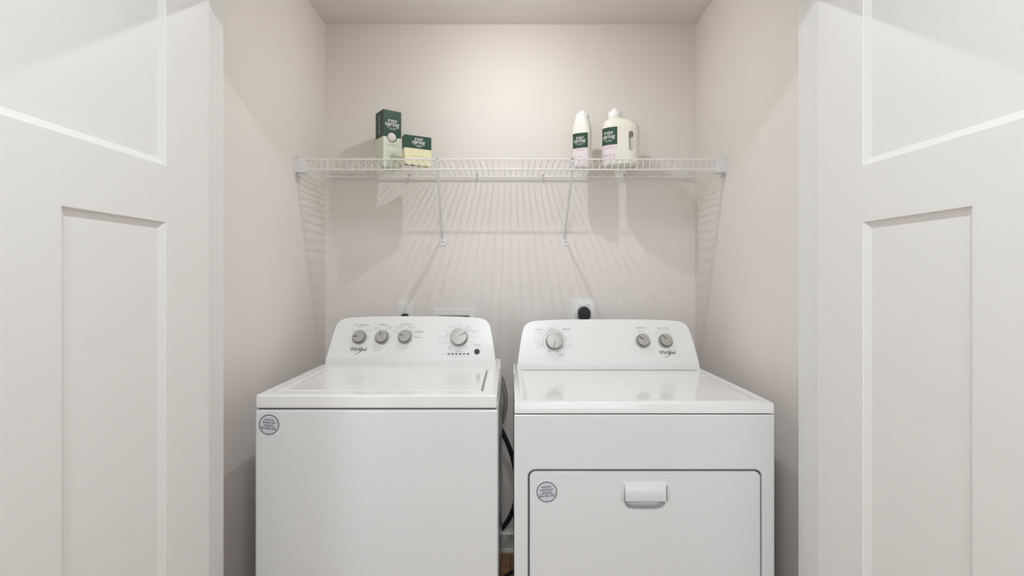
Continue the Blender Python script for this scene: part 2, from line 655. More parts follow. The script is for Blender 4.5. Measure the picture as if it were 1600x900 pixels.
door('door_1', (-0.757, 1.262 + .026), 1.5, -1)
door('door_2', (0.772, 1.262 + .026), 2.5, 1)


# ------------------------------------------------------------------ washer / dryer
def profile(h):
    base = [(.0, 1.0), (.08, .9985), (.16, .993), (.24, .974), (.265, .958), (.284, .925), (.296, .87), (.305, .77), (.316, .48), (.33, 0)]
    p = catmull([(u, v, 0) for u, v in base], 5)
    k = h / .33
    R = [(q.x, q.y) for q in p]
    # keep the corner radius, scale only the width
    R = [((u + (h - .33) * min(1, u / .16)), v) for u, v in R]
    L = [(-u, v) for u, v in R[::-1]][:-1]
    return L + R           # from left base over the top to right base


class Machine:
    pass


def rayplane(m, px, py):
    """point on the leaning console face seen at a pixel, as (u, w) on that face"""
    c = (CY - py) / F
    k = m.lean / (.86 * m.H)
    z0 = m.zb - HC + .14 * m.H
    Y = (m.Yb - k * z0) / (1 - k * c)
    X = (px - CX) / F * Y
    return X, c * Y + HC, Y


def console(m, root):
    out = profile(m.hw)
    yf = lambda v: m.Yb + m.lean * max(0.0, (v - .14) / .86)
    bm = bmesh.new()
    rows = []
    F1 = [bm.verts.new((m.xc + u, yf(v), m.zb + v * m.H)) for u, v in out]
    B1 = [bm.verts.new((m.xc + u * .985, 2.135, m.zb + v * m.H * .93)) for u, v in out]
    n = len(out)
    for i in range(n - 1):
        bm.faces.new((F1[i], B1[i], B1[i + 1], F1[i + 1]))
    bm.faces.new((F1[0], F1[-1], B1[-1], B1[0]))
    bm.faces.new(B1)
    # front face split at the fold
    uf = m.hw - .14 / .48 * .014
    fl = bm.verts.new((m.xc - uf, m.Yb, m.zb + .14 * m.H)); fr = bm.verts.new((m.xc + uf, m.Yb, m.zb + .14 * m.H))
    up = [v for v, (u, w) in zip(F1, out) if w > .141]
    lo_l = [v for v, (u, w) in zip(F1, out) if w <= .141 and u < 0]
    lo_r = [v for v, (u, w) in zip(F1, out) if w <= .141 and u > 0]
    bm.faces.new([fl] + up + [fr])
    bm.faces.new(lo_l + [fl, fr] + lo_r)
    return link_bm('control_console', bm, M['console'], root, bevel=.009, seg=4)


def build_console_frame(m):
    d = Vector((0, m.lean, .86 * m.H)).normalized()
    nrm = Vector((0, -d.z, d.y))
    m.n = nrm
    m.d = d
    O = Vector((0, m.Yb, m.zb + .14 * m.H))

    def at(px, py):
        X, z, Y = rayplane(m, px, py)
        return (X, (Vector((X, Y, z)) - O).dot(d))
    m.at = at
    m.map = lambda u, w, off=.0005: O + Vector((u, 0, 0)) + d * w + nrm * off


def knob(m, root, px, py, r, big, ang):
    u, w = m.at(px, py)
    o = m.map(u, w, 0)
    bm = bmesh.new()
    rs = r * (1.05 if big else 1.25)
    add_lathe(bm, [(rs, -.002), (rs, .002), (rs * .96, .004), (r * .8, .0055)], o, m.n)
    k = link_bm('knob', bm, M['knob_skirt'], root, smooth=30)
    hh = .024 if big else .019
    bm = bmesh.new()
    add_lathe(bm, [(r * .80, .0045), (r * .86, .009), (r, hh - .006), (r * 1.0, hh - .0015), (r * .98, hh)], o, m.n)
    link_bm('grip', bm, M['knob_side'], k, smooth=30)
    bm = bmesh.new()
    if big:
        pr = [(r * .985, hh - .0012), (r * .975, hh + .0006)] + [(r * .95 * math.cos(t), hh + .0008 + .002 * math.sin(t)) for t in (0, .2, .45, .7, 1.0, 1.3)] + [(0, hh + .0028)]
    else:
        pr = [(r * .985, hh - .0012), (r * .97, hh + .0006), (r * .93, hh + .0012), (0, hh + .0014)]
    add_lathe(bm, pr, o, m.n, 48)
    link_bm('face', bm, M['knob_shiny'] if big else M['knob_face'], k, smooth=30)
    bm = bmesh.new()
    a = math.radians(ang)
    mf = lambda x, y, off: m.map(u + x * math.cos(a) - y * math.sin(a), w + x * math.sin(a) + y * math.cos(a), off)
    h0 = hh
    h1 = hh + (.0034 if big else .0022)
    x0, x1, hw = (.12 * r, .92 * r, .0010 if big else .0013)
    cs = [(x0, -hw), (x1, -hw), (x1, hw), (x0, hw)]
    A = [bm.verts.new(mf(x, y, h0)) for x, y in cs]
    B = [bm.verts.new(mf(x, y, h1)) for x, y in cs]
    bm.faces.new(A[::-1]); bm.faces.new(B)
    for i in range(4):
        bm.faces.new((A[i], A[(i + 1) % 4], B[(i + 1) % 4], B[i]))
    link_bm('pointer', bm, M['knob_side'], k)
    return k


def brand_mark(m, root, px, py, width_px=27):
    bm = bmesh.new()
    u, w = m.at(px, py)
    u2, _ = m.at(px + width_px, py)
    wd = u2 - u
    put_text(bm, 'Whirlpool', u, w, width=wd * .98, height=wd * .30, bold=0.012, mapf=lambda a, b: m.map(a, b))
    pts = [(-.20, -.20), (-.17, -.25), (-.08, -.25), (.05, -.18), (.14, -.09), (.195, .03), (.20, .13), (.17, .17), (.12, .16), (.08, .10)]
    p = [(q.x * wd + u, q.y * wd + w) for q in catmull([(a, b, 0) for a, b in pts], 5)]
    put_stroke(bm, p, wv(len(p) - 1, wd * .008, wd * .032, lambda t: math.sin(PI * t)), lambda a, b: m.map(a, b))
    link_bm('brand_mark', bm, M['print_dark'], root)


def legend(m, root, items, strokes=(), matn='print', name='printed_legend'):
    """printing is split into one part per control it belongs to"""
    near = lambda x, y: min(range(len(m.controls)), key=lambda i: (m.controls[i][0] - x) ** 2 + (m.controls[i][1] - y) ** 2)
    bms = {}
    for body, px, py, wpx, hpx in items:
        key = near(px, py) if matn != 'print' else body + str(px)
        if key not in bms:
            bms[key] = bmesh.new()
        bm = bms[key]
        u, w = m.at(px, py)
        u2, _ = m.at(px + wpx, py)
        _, w2 = m.at(px, py - hpx)
        put_text(bm, body, u, w, width=u2 - u, height=w2 - w, bold=.004, mapf=lambda a, b: m.map(a, b))
    for pts, wpx in strokes:
        k = near(*pts[len(pts) // 2])
        if k not in bms:
            bms[k] = bmesh.new()
        put_stroke(bms[k], [m.at(*p) for p in pts], wpx / 400, lambda a, b: m.map(a, b))
    for bm in bms.values():
        link_bm(name, bm, M[matn], root)


def sticker(root, x, y, z, r, rot):
    mp = lambda off: (lambda u, v: Vector((x + u, y - off, z + v)))
    bm = bmesh.new()
    add_lathe(bm, [(r, 0), (r, .0006)], (x, y, z), (0, -1, 0), 48)
    s = link_bm('sticker', bm, M['sticker'], root, smooth=30)
    bm = bmesh.new()
    put_disc(bm, 0, 0, r * .99, mp(.0009), 48, r * .915)
    f = mp(.0009)
    for t, v, w, h in (('REGISTER', .47, .92, .17), ('ENREGISTRER', .20, 1.26, .17), ('REGISTRE', -.06, .92, .17), ('866-900-3381', -.39, 1.48, .2)):
        c, sn = math.cos(rot), math.sin(rot)
        put_text(bm, t, -v * r * sn, v * r * c, width=w * r, height=h * r, rot=rot, bold=.015, mapf=f)
    put_stroke(bm, [(-.78 * r * math.cos(rot) + .2 * r * math.sin(rot), -.2 * r - .78 * r * math.sin(rot)), (.78 * r * math.cos(rot) + .2 * r * math.sin(rot), -.2 * r + .78 * r * math.sin(rot))], r * .03, f)
    put_text(bm, 'www', 0, -.82 * r, width=.3 * r, mapf=f)
    link_bm('sticker_print', bm, M['print_dark'], s)


# --- washer
W = Machine()
W.x0, W.x1, W.yf, W.top = -.736, -.038, 1.479, HC - .338
W.Yb, W.lean, W.H, W.hw, W.xc, W.zb = 1.976, .064, .187, .33, -.3845, W.top - .002
build_console_frame(W)
W.controls = [(562, 522), (597, 522), (633, 522), (717, 525), (717, 556), (746, 545)]
washer = thing('washing_machine', 'white top-load washing machine, left machine, four knobs on its console', 'washing machine', ((W.x0 + W.x1) / 2, 1.81, 0))
ztb = HC - .3775      # underside of the top deck
zbt = HC - .3815      # top of the cabinet body
box('cabinet', W.x0 - .002, W.x1 + .003, W.yf, 2.15, .03, zbt, M['enamel'], washer, bevel=.007, seg=4)
box('inner_seam', W.x0 + .006, W.x1 - .006, W.yf + .008, 2.14, zbt - .01, ztb + .004, M['shadowgap'], washer)  # dark box painting the shade inside the gap under the deck
deck = box('top_deck', W.x0, W.x1, W.yf, 2.15, ztb, W.top, M['deckw'], washer, bevel=.006, seg=4)
lx0, lx1, ly0, ly1 = -.688, -.083, 1.532, 1.925
dl = Vector(washer.location)
bm = bmesh.new(); add_box(bm, lx0 - dl.x, lx1 - dl.x, ly0 - dl.y, ly1 - dl.y, W.top - .012, W.top + .05)
boolean_cut(deck, bm)
box('lid_gasket', lx0 + .0005, lx1 - .0005, ly0 + .0005, ly1 - .0005, W.top - .0119, W.top - .0116, M['shadowgap'], washer)  # dark sheet painting the shade in the gap around the lid
# lid with a shallow dished middle
bm = bmesh.new()
l0, l1, m0, m1 = lx0 + .0022, lx1 - .0055, ly0 + .002, ly1 - .002
levels = [(0, -.0115), (0, -.001), (.004, .001), (.014, .001), (.03, -.002)]
rings = []
for ins, dz in levels:
    rings.append([bm.verts.new(p) for p in ((l0 + ins, m0 + ins, W.top + dz), (l1 - ins, m0 + ins, W.top + dz), (l1 - ins, m1 - ins, W.top + dz), (l0 + ins, m1 - ins, W.top + dz))])
for A, B in zip(rings, rings[1:]):
    for k in range(4):
        bm.faces.new((A[k], A[(k + 1) % 4], B[(k + 1) % 4], B[k]))
bm.faces.new(rings[-1]); bm.faces.new(rings[0][::-1])
link_bm('lid', bm, M['deckw'], washer, smooth=20)
console(W, washer)


def fin(root, x0, x1, top):
    bm = bmesh.new()
    pr = [(1.90, -.002), (1.955, .008), (1.985, .0165), (2.0, .0165), (2.03, -.002)]
    add_prism(bm, pr, lambda p: (x0, p[0], top + p[1]), lambda p: (x1, p[0], top + p[1]))
    link_bm('side_trim', bm, M['deckw'], root, bevel=.001)


fin(washer, W.x1 - .005, W.x1 - .0005, W.top)
for px, py, ang in ((562, 527.2, 180), (597.2, 527.2, 108), (633.2, 526.8, 160)):
    knob(W, washer, px, py, .0232, False, ang)
knob(W, washer, 717.4, 528.0, .0325, True, 28)
brand_mark(W, washer, 560, 546.5, 26)
legend(W, washer, [('WASH TEMPERATURE', 564.5, 507.8, 23, 1.7), ('WATER LEVEL', 599, 507.4, 15, 1.7), ('WASH OPTIONS', 635, 506.8, 17, 1.7), ('START', 746, 538.8, 11, 1.6), ('LOCK', 716.5, 548.9, 7, 1.4)])
legend(W, washer, [('Warm', 563, 510.6, 8, 1.2), ('Cool', 577, 516.8, 5, 1.3), ('Cold', 551, 517, 4, 1.2), ('Tap Cold', 543.5, 527, 8, 1.4), ('Hot', 577, 526.5, 5, 1.2),
                   ('Small', 588.5, 511.8, 6, 1.3), ('Medium', 587.5, 514, 5, 1.2), ('Deep Water', 608, 511.2, 11, 1.4), ('Wash', 609, 513.4, 6, 1.2),
                   ('Extra Rinse', 625, 510.4, 10, 1.4), ('Rinse', 624, 512.5, 9, 1.2), ('Softener', 643, 510.4, 11, 1.4), ('Spin', 643, 512.6, 6, 1.2),
                   ('None', 616.5, 517.5, 5, 1.3), ('Fabric Soft', 655, 517.3, 12, 1.4), ('Second Rinse', 655, 519.5, 13, 1.1), ('Soak Rinse', 652, 526.5, 9, 1.4),
                   ('Drain', 704, 510, 7, 1.3), ('Bulky', 717, 507.8, 6, 1.3), ('Soak', 731.5, 510, 6, 1.3), ('Normal', 696, 517.5, 8, 1.3), ('Heavy Duty', 691.5, 526.3, 13, 1.4),
                   ('Wash', 691, 528.6, 5, 1.1), ('Rinse and Spin', 693.5, 535.4, 15, 1.4), ('Delicates', 740.5, 517, 12, 1.4), ('Casual', 741, 519, 5, 1.1),
                   ('Colors', 740, 526.5, 10, 1.2), ('Towels', 736.5, 535, 7, 1.3), ('Clean', 702.5, 542, 6, 1.3), ('Washer', 703, 544, 5, 1.2), ('Quick', 728, 541.8, 5, 1.3), ('Wash', 730, 543.8, 5, 1.2),
                   ('Deep Wash', 716.5, 546, 12, 1.2), ('Progress', 693.5, 552.8, 8, 1.3), ('Fill', 701.5, 555.7, 5, 1.2), ('Wash', 707, 555.4, 4, 1.1), ('Rinse', 713, 555.4, 4, 1.1),
                   ('Spin', 719, 556.4, 4, 1.3), ('Done', 725, 556.6, 5, 1.3), ('Lid', 731.5, 556.8, 5, 1.3), ('Pause', 746.5, 541.5, 8, 1.1)],
       [([(616, 519.4), (620, 519.4), (621.5, 522)], .5), ([(639, 514), (643, 517), (646, 522), (647.5, 527.5), (650, 527.8), (659, 527.8)], .5), ([(646.5, 519.4), (649, 518.3), (661, 518.3)], .4),
        ([(605, 512.8), (603, 515)], .5), ([(592, 512.4), (594.5, 514.5)], .5), ([(574, 515), (572.5, 516.5)], .6), ([(700.5, 520), (699.5, 523), (699.8, 527)], .6), ([(729, 513), (732, 516), (733, 518)], .6)],
       'print_light')
btn_u, btn_w = W.at(745.3, 549.6)
bm = bmesh.new(); add_lathe(bm, [(.0105, -.001), (.0105, .003), (.0095, .0045), (0, .005)], W.map(btn_u, btn_w, 0), W.n)
link_bm('start_button', bm, M['black'], washer, smooth=30)
for i in range(6):
    u, w = W.at(701 + i * 6.03, 553)
    bm = bmesh.new()
    A = [bm.verts.new(W.map(u + a, w + b, .0009)) for a, b in ((-.0042, -.0022), (.0042, -.0022), (.0042, .0022), (-.0042, .0022))]
    B = [bm.verts.new(W.map(u + a, w + b, -.0005)) for a, b in ((-.0042, -.0022), (.0042, -.0022), (.0042, .0022), (-.0042, .0022))]
    bm.faces.new(A); bm.faces.new(B[::-1])
    for k in range(4):
        bm.faces.new((A[k], A[(k + 1) % 4], B[(k + 1) % 4], B[k]))
    link_bm('indicator_light', bm, M['shadowgap'], washer)
sticker(washer, (420.5 - CX) / F * W.yf, W.yf, HC - (663.5 - CY) / F * W.yf, .0295, math.radians(-6))
for x in (W.x0 + .05, W.x1 - .05):
    for y in (W.yf + .06, 2.08):
        bm = bmesh.new(); add_lathe(bm, [(.022, 0), (.022, .012), (.01, .014), (.01, .035)], (x, y, 0), (0, 0, 1), 20)
        link_bm('foot', bm, M['shadowgap'], washer, smooth=30)

# --- dryer
D = Machine()
D.x0, D.x1, D.yf, D.top = .0118, .749, 1.458, HC - .3535
D.Yb, D.lean, D.H, D.hw, D.xc, D.zb = 1.977, .064, .190, .354, .378, D.top - .002
build_console_frame(D)
D.controls = [(866, 533), (1004, 525), (1039, 525)]
dryer = thing('clothes_dryer', 'white front-load dryer, right machine, with square door and three console knobs', 'dryer', ((D.x0 + D.x1) / 2, 1.80, 0))
ztb = HC - .3855
zbt = HC - .3895
dcab = box('cabinet', D.x0 + .0, D.x1 + .002, D.yf + .017, 2.13, .03, zbt, M['enamel'], dryer, bevel=.004, seg=3)
box('inner_seam', D.x0 + .006, D.x1 - .006, D.yf + .012, 2.12, zbt - .01, ztb + .004, M['shadowgap'], dryer)  # dark box painting the shade in the gap below the top
# front panel with the rounded door opening
fp = box('front_panel', D.x0 - .001, D.x1 + .002, D.yf, D.yf + .0168, .04, zbt, M['enamel'], dryer, bevel=.0035, seg=3)
dr = Vector(dryer.location)
dx0, dx1, dz1, dz0 = .0500, .7155, HC - .546, .20
bm = bmesh.new()
add_prism(bm, rrect(dx0, dx1, dz0, dz1, .021), lambda p: (p[0] - dr.x, D.yf - .02 - dr.y, p[1]), lambda p: (p[0] - dr.x, D.yf + .04 - dr.y, p[1]))
boolean_cut(fp, bm)
bm = bmesh.new()
add_prism(bm, rrect(dx0 + .0005, dx1 - .0005, dz0 + .0005, dz1 - .0005, .02), lambda p: (p[0], D.yf + .010, p[1]), lambda p: (p[0], D.yf + .0168, p[1]))
gk = link_bm('gasket', bm, M['gasket'], dryer)  # grey slab painting the shade in the groove around the door
bm = bmesh.new()
g = .0052
add_prism(bm, rrect(dx0 + g, dx1 - g, dz0 + g, dz1 - g, .016), lambda p: (p[0], D.yf - .001, p[1]), lambda p: (p[0], D.yf + .0099, p[1]))
ddoor = link_bm('dryer_door', bm, M['enamel'], dryer, bevel=.0025, seg=3)
hx0, hx1 = .3215, .4435
sc = F / D.yf
pz = lambda py: HC - (py - CY) / sc
cut = [(hx0 + .002, pz(770)), (hx1 - .002, pz(770)), (hx1 - .002, pz(782)), (hx1 - .005, pz(789)), (hx1 - .013, pz(794)), (hx1 - .03, pz(796.3)), (hx0 + .03, pz(796.3)), (hx0 + .013, pz(794)), (hx0 + .006, pz(789)), (hx0 + .002, pz(782))]
for target in (ddoor, gk):
    bm = bmesh.new()
    add_prism(bm, cut, lambda p: (p[0] - dr.x, D.yf - .02 - dr.y, p[1]), lambda p: (p[0] - dr.x, D.yf + .03 - dr.y, p[1]))
    boolean_cut(target, bm)
bm = bmesh.new()
add_prism(bm, cut, lambda p: (p[0] - dr.x, D.yf - .02 - dr.y, p[1]), lambda p: (p[0] - dr.x, D.yf + .044 - dr.y, p[1]))
boolean_cut(dcab, bm)
bm = bmesh.new()
_cx, _cz = .3825, pz(778)
_sh = lambda p, k, y: bm.verts.new((_cx + (p[0] - _cx) * k, D.yf + y, _cz + (p[1] - _cz) * k))
_r = [[_sh(p, k, y) for p in cut] for k, y in ((1.004, -.0009), (.995, .001), (.97, .020), (.95, .026), (.9, .0285))]
for A, B in zip(_r, _r[1:]):
    for k in range(len(A)):
        bm.faces.new((A[k], A[(k + 1) % len(A)], B[(k + 1) % len(B)], B[k]))
bm.faces.new(_r[-1])
link_bm('finger_recess', bm, M['enamel'], ddoor)
# handle hood
bm = bmesh.new()
prof = [(-.0008, pz(751.5)), (-.0065, pz(757)), (-.0105, pz(764.5)), (-.0125, pz(779.5)), (-.0115, pz(781)), (-.009, pz(781)), (-.008, pz(773)), (.004, pz(768)), (.004, pz(751.5))]


def hood_pt(p, x, taper):
    return (x + taper * (p[0] + .0008) * .35, D.yf + p[0], p[1])


add_prism(bm, prof, lambda p: hood_pt(p, hx0, -1), lambda p: hood_pt(p, hx1, 1))
h = link_bm('door_handle', bm, M['enamel'], ddoor, bevel=.0015)
for sgn, hx in ((-1, hx0), (1, hx1)):
    bm = bmesh.new()
    pts = [(0, pz(757)), (sgn * .009, pz(760.5)), (sgn * .011, pz(779)), (sgn * .004, pz(782.3)), (0, pz(782))]
    add_prism(bm, pts, lambda p: (hx + p[0], D.yf - .0012, p[1]), lambda p: (hx + p[0] * .3, D.yf - .010 if p[0] == 0 else D.yf - .004, p[1]))
    link_bm('handle_cheek', bm, M['enamel'], h, bevel=.0006)
# top, slightly dished inside a rim
bm = bmesh.new()
T = D.top
lv = [(0, ztb), (0, T - .006), (.0018, T - .0025), (.006, T), (.022, T), (.030, T - .0028), (.05, T - .0034)]
rings = []
for ins, z in lv:
    yb = 2.13 - min(ins, .006)
    rings.append([bm.verts.new(p) for p in ((D.x0 + ins, D.yf + ins, z), (D.x1 - ins, D.yf + ins, z), (D.x1 - ins, yb, z), (D.x0 + ins, yb, z))])
for A, B in zip(rings, rings[1:]):
    for k in range(4):
        bm.faces.new((A[k], A[(k + 1) % 4], B[(k + 1) % 4], B[k]))
bm.faces.new(rings[-1]); bm.faces.new(rings[0][::-1])
link_bm('top_panel', bm, M['deckw'], dryer, smooth=50)
console(D, dryer)
fin(dryer, D.x0 + .0005, D.x0 + .005, D.top)
bm = bmesh.new()
add_prism(bm, [(.452, 1.945), (.476, 1.862), (.712, 1.862), (.716, 1.945)], lambda p: (p[0], p[1], T - .006), lambda p: (p[0], p[1], T - .0012))
link_bm('lint_screen_lid', bm, M['deckw'], dryer, bevel=.0008)
knob(D, dryer, 866.0, 534.0, .0325, True, 262)
knob(D, dryer, 1004.3, 532.8, .0232, False, 142)
knob(D, dryer, 1039.6, 532.8, .0232, False, 128)
brand_mark(D, dryer, 1042.5, 551.5, 26)
legend(D, dryer, [('AUTO DRY', 841.3, 515, 11, 1.8), ('TIMED DRY', 885.5, 514.3, 13, 1.8), ('TEMPERATURE', 1001, 512.4, 16, 1.6), ('END OF CYCLE', 1036, 512.6, 18, 1.6), ('OFF', 858, 515.6, 4, 1.5), ('OFF', 858.8, 549.2, 4, 1.5), ('OFF', 881, 542.3, 4, 1.5), ('QUICK DRY', 877, 554.2, 10, 1.7)])
strokes = []
cu, cv = 865.3, 533.5
circ = []
for a in range(-38, 220, 6):
    circ.append((cu + 17.3 * math.cos(math.radians(a)), cv - 17.3 * math.sin(math.radians(a))))
strokes.append((circ, .4))
for a in (98, 80, 64, 50, 38, 26, 12, 0, -20, -40, -52, -64, 130, 150, 178, 190, 200, 212):
    c, s = math.cos(math.radians(a)), math.sin(math.radians(a))
    strokes.append(([(cu + 17.3 * c, cv - 17.3 * s), (cu + 19 * c, cv - 19 * s)], .6))
strokes.append(([(1024, 523), (1027, 520)], .4))
legend(D, dryer, [('Cottons', 863.5, 512, 6, 1.3), ('Damp', 864, 514, 5, 1.2), ('50', 870, 513.8, 2, 1.2), ('40', 875, 515.8, 2, 1.2), ('30', 879.5, 518.5, 2, 1.2), ('Normal', 845, 519.5, 7, 1.3), ('Dry', 845, 521.4, 6, 1.2),
                  ('Casual Dry', 888.5, 527, 11, 1.3), ('Less', 884.5, 531.5, 4, 1.3), ('Air Fluff', 889, 539.2, 10, 1.3), ('Wrinkle', 839, 532, 11, 1.3), ('Energy', 842, 536, 9, 1.3), ('Preferred', 843.5, 539, 8, 1.3), ('More Dry', 842.5, 542.6, 8, 1.3),
                  ('20', 868, 550.5, 2, 1.3), ('10', 872.5, 549, 2, 1.3), ('5', 876.5, 546, 1.5, 1.3), ('Medium', 1001.5, 517.2, 8, 1.2), ('Low', 991, 521.8, 4, 1.2), ('High', 1015, 521.8, 4, 1.2),
                  ('Signal and Tumble', 1037.5, 515.4, 17, 1.2), ('Off', 1029, 519.6, 3, 1.2), ('On', 1046, 519.6, 3, 1.2), ('Minutes', 877, 556.6, 6, 1.1)], strokes, 'print_light')
sticker(ddoor, (854.3 - CX) / F * D.yf, D.yf - .001, HC - (768.3 - CY) / F * D.yf, .0295, math.radians(5))
for x in (D.x0 + .05, D.x1 - .05):
    for y in (D.yf + .06, 2.07):
        bm = bmesh.new(); add_lathe(bm, [(.022, 0), (.022, .012), (.01, .014), (.01, .035)], (x, y, 0), (0, 0, 1), 20)
        link_bm('foot', bm, M['shadowgap'], dryer, smooth=30)

# ------------------------------------------------------------------ wire shelf
SZ = HC + .4755                # top of the deck wires (centre)
SYF, SYB = 2.064, 2.388
shelf = thing('wire_shelf', 'long white ventilated wire shelf fixed across the closet above both machines', 'shelf', (0, SYB, SZ))
bm = bmesh.new()
for k in range(-32, 33):
    x = .0254 * k + .0015
    add_tube(bm, [(x, SYB, SZ - .001), (x, SYF + .006, SZ + .001), (x, SYF + .001, SZ - .001), (x, SYF, SZ - .006), (x, SYF, SZ - .041)], .0015, 6)
link_bm('wire_grid', bm, M['wire'], shelf, smooth=50)


def rail(y, z, r=.0029, x0=-.826, x1=.826):
    bm = bmesh.new(); add_tube(bm, [(x0, y, z), (0, y, z), (x1, y, z)], r, 10)
    link_bm('rail', bm, M['wire'], shelf, smooth=50)


rail(SYF - .0035, SZ + .0005)
rail(SYF - .0035, SZ - .0405)
rail(2.238, SZ - .0042, .0026)
rail(SYB - .002, SZ - .0062, .0042, -.85, .85)
for px in (547, 640, 745, 848, 975, 1072):
    x = (px - CX) / F * 2.385
    bm = bmesh.new()
    add_box(bm, x - .004, x + .004, SYB - .008, YB - .0004, SZ - .004, SZ + .002)
    add_box(bm, x - .004, x + .004, SYB - .008, SYB - .0055, SZ - .014, SZ + .002)
    add_box(bm, x - .0035, x + .0035, YB - .003, YB - .0004, SZ - .016, SZ + .014)
    link_bm('wall_clip', bm, M['bracket'], shelf, bevel=.0008)
for sgn in (-1, 1):
    xw = sgn * .8655
    bm = bmesh.new()
    xs = sorted((xw, sgn * .8615))
    add_box(bm, xs[0], xs[1], SYF - .012, SYF + .05, SZ - .062, SZ + .016)
    br = link_bm('end_bracket', bm, M['bracket'], shelf, bevel=.001)
    bm = bmesh.new()
    xs = sorted((sgn * .8615, sgn * .822))
    add_box(bm, xs[0], xs[1], SYF - .010, SYF - .0075, SZ - .052, SZ + .006)
    add_box(bm, xs[0], xs[1], SYF - .0075, SYF + .035, SZ - .052, SZ - .049)
    add_box(bm, xs[0], xs[1], SYF - .0075, SYF + .035, SZ + .004, SZ + .006)
    link_bm('socket', bm, M['bracket'], br, bevel=.0008)
    for dz in (.0115, -.0565):
        bm = bmesh.new()
        add_lathe(bm, [(.0028, 0), (.0028, .0012), (0, .0016)], (sgn * .8617, SYF + .004, SZ + dz), (-sgn, 0, 0), 12)
        link_bm('screw', bm, M['screw'], br)
for xt, xb in ((-.293, -.318), (.249, .253)):
    bm = bmesh.new()
    zf = HC + .186
    p = [(xt, SYF + .003, SZ - .005), (xt, SYF + .006, SZ - .046), (xt + (xb - xt) * .06, SYF + .022, SZ - .066), (xb, YB - .012, zf + .008), (xb, YB - .004, zf - .004)]

    def strap(bm, pts, hw, th):
        rows = []
        for i, q in enumerate(pts):
            t = Vector(pts[min(i + 1, len(pts) - 1)]) - Vector(pts[max(i - 1, 0)])
            t.normalize()
            n = Vector((0, -t.z, t.y)).normalized() * th / 2
            x = Vector((hw, 0, 0))
            Q = Vector(q)
            rows.append([bm.verts.new(Q + a) for a in (-x + n, x + n, x - n, -x - n)])
        for A, B in zip(rows, rows[1:]):
            for k in range(4):
                bm.faces.new((A[k], A[(k + 1) % 4], B[(k + 1) % 4], B[k]))
        bm.faces.new(rows[0][::-1]); bm.faces.new(rows[-1])
    strap(bm, p, .0052, .009)
    # hook over the front rails
    add_box(bm, xt - .008, xt + .008, SYF - .009, SYF + .008, SZ - .001, SZ + .005)
    add_box(bm, xt - .005, xt + .005, SYF - .009, SYF - .0068, SZ - .012, SZ + .005)
    b = link_bm('support_brace', bm, M['bracket'], shelf, bevel=.0015)
    bm = bmesh.new()
    add_prism(bm, [(-.012, -.019), (.012, -.019), (.012, .009), (.005, .019), (-.005, .019), (-.012, .009)],
              lambda q: (xb + .003 + q[0], YB - .004, HC + .169 + q[1]), lambda q: (xb + .003 + q[0], YB - .0003, HC + .169 + q[1]))
    link_bm('foot_plate', bm, M['bracket'], b, bevel=.0006)
    bm = bmesh.new(); add_lathe(bm, [(.003, 0), (.003, .001), (0, .0014)], (xb + .003, YB - .004, HC + .166), (0, -1, 0), 12)
    link_bm('screw', bm, M['screw'], b)

# ------------------------------------------------------------------ boxes on the shelf
DZ = SZ + .0028


def carton(name, label, near, ang, w, d, h, split, lower, text_side=True):
    """near: front-left bottom corner; ang: turn of the front face about z"""
    a = math.radians(ang)
    ux = Vector((math.cos(a), math.sin(a), 0))
    uy = Vector((-math.sin(a), math.cos(a), 0))
    O = Vector((near[0], near[1], DZ))
    C = O + ux * w / 2 + uy * d / 2
    root = thing(name, label, 'box', tuple(C))
    P = lambda s, t, z: O + ux * s + uy * t + Vector((0, 0, z))

    def pbox(nm, z0, z1, m, bev=.0008):
        bm = bmesh.new()
        vs = [bm.verts.new(P(s, t, z)) for s in (0, w) for t in (0, d) for z in (z0, z1)]
        for f in ((0, 1, 3, 2), (4, 6, 7, 5), (0, 4, 5, 1), (2, 3, 7, 6), (0, 2, 6, 4), (1, 5, 7, 3)):
            bm.faces.new([vs[i] for i in f])
        return link_bm(nm, bm, m, root, bevel=bev, seg=2)
    lo = pbox('carton_base', 0, h * split, lower, .0003)
    hi = pbox('carton_top', h * split, h, M['green'], .0006)
    front = lambda s, z: O + ux * s + uy * (-.0005) + Vector((0, 0, z))
    left = lambda s, z: O + ux * (-.0005) + uy * (d - s) + Vector((0, 0, z))
    bottom = lambda s, t: O + ux * s + uy * t + Vector((0, 0, -.0004))
    return root, P, front, left, bottom, lo, hi


root, P, front, left, bottom, lo, hi = carton('dryer_ball_box', 'tall slim green box at the left of the shelf, white ball in its round window',
                                              (-.545, 2.199), 37, .083, .085, .2465, .53, M['lightgreen'])
bm = bmesh.new()
put_serif(bm, 'ever', .0425, .2005, .044, front)
put_serif(bm, 'spring', .0405, .185, .066, front)
put_text(bm, 'wool dryer balls', .043, .1705, width=.036, mapf=front)
put_text(bm, 'unscented', .043, .166, width=.028, mapf=front)
link_bm('printed_lettering', bm, M['white_ink'], hi)
bm = bmesh.new()
put_serif(bm, 'ever', .0425, .213, .03, left, rot=PI / 2)
put_serif(bm, 'spring', .0425, .168, .045, left, rot=PI / 2)
link_bm('printed_lettering', bm, M['white_ink'], hi)
bm = bmesh.new()
put_text(bm, '3 reusable wool balls', .040, .100, width=.05, mapf=front)
put_text(bm, 'softens and shortens drying', .042, .094, width=.058, mapf=front)
put_stroke(bm, [(.008, .066), (.074, .066)], .0006, front)
put_text(bm, 'made with natural wool', .04, .060, width=.056, mapf=front)
put_text(bm, 'all machine types', .03, .05, width=.035, mapf=front)
link_bm('printed_lettering', bm, M['grey_ink'], lo)
bcx, bcz, br_ = .039, .2465 * .53 - .0005, .0222
bm = bmesh.new()
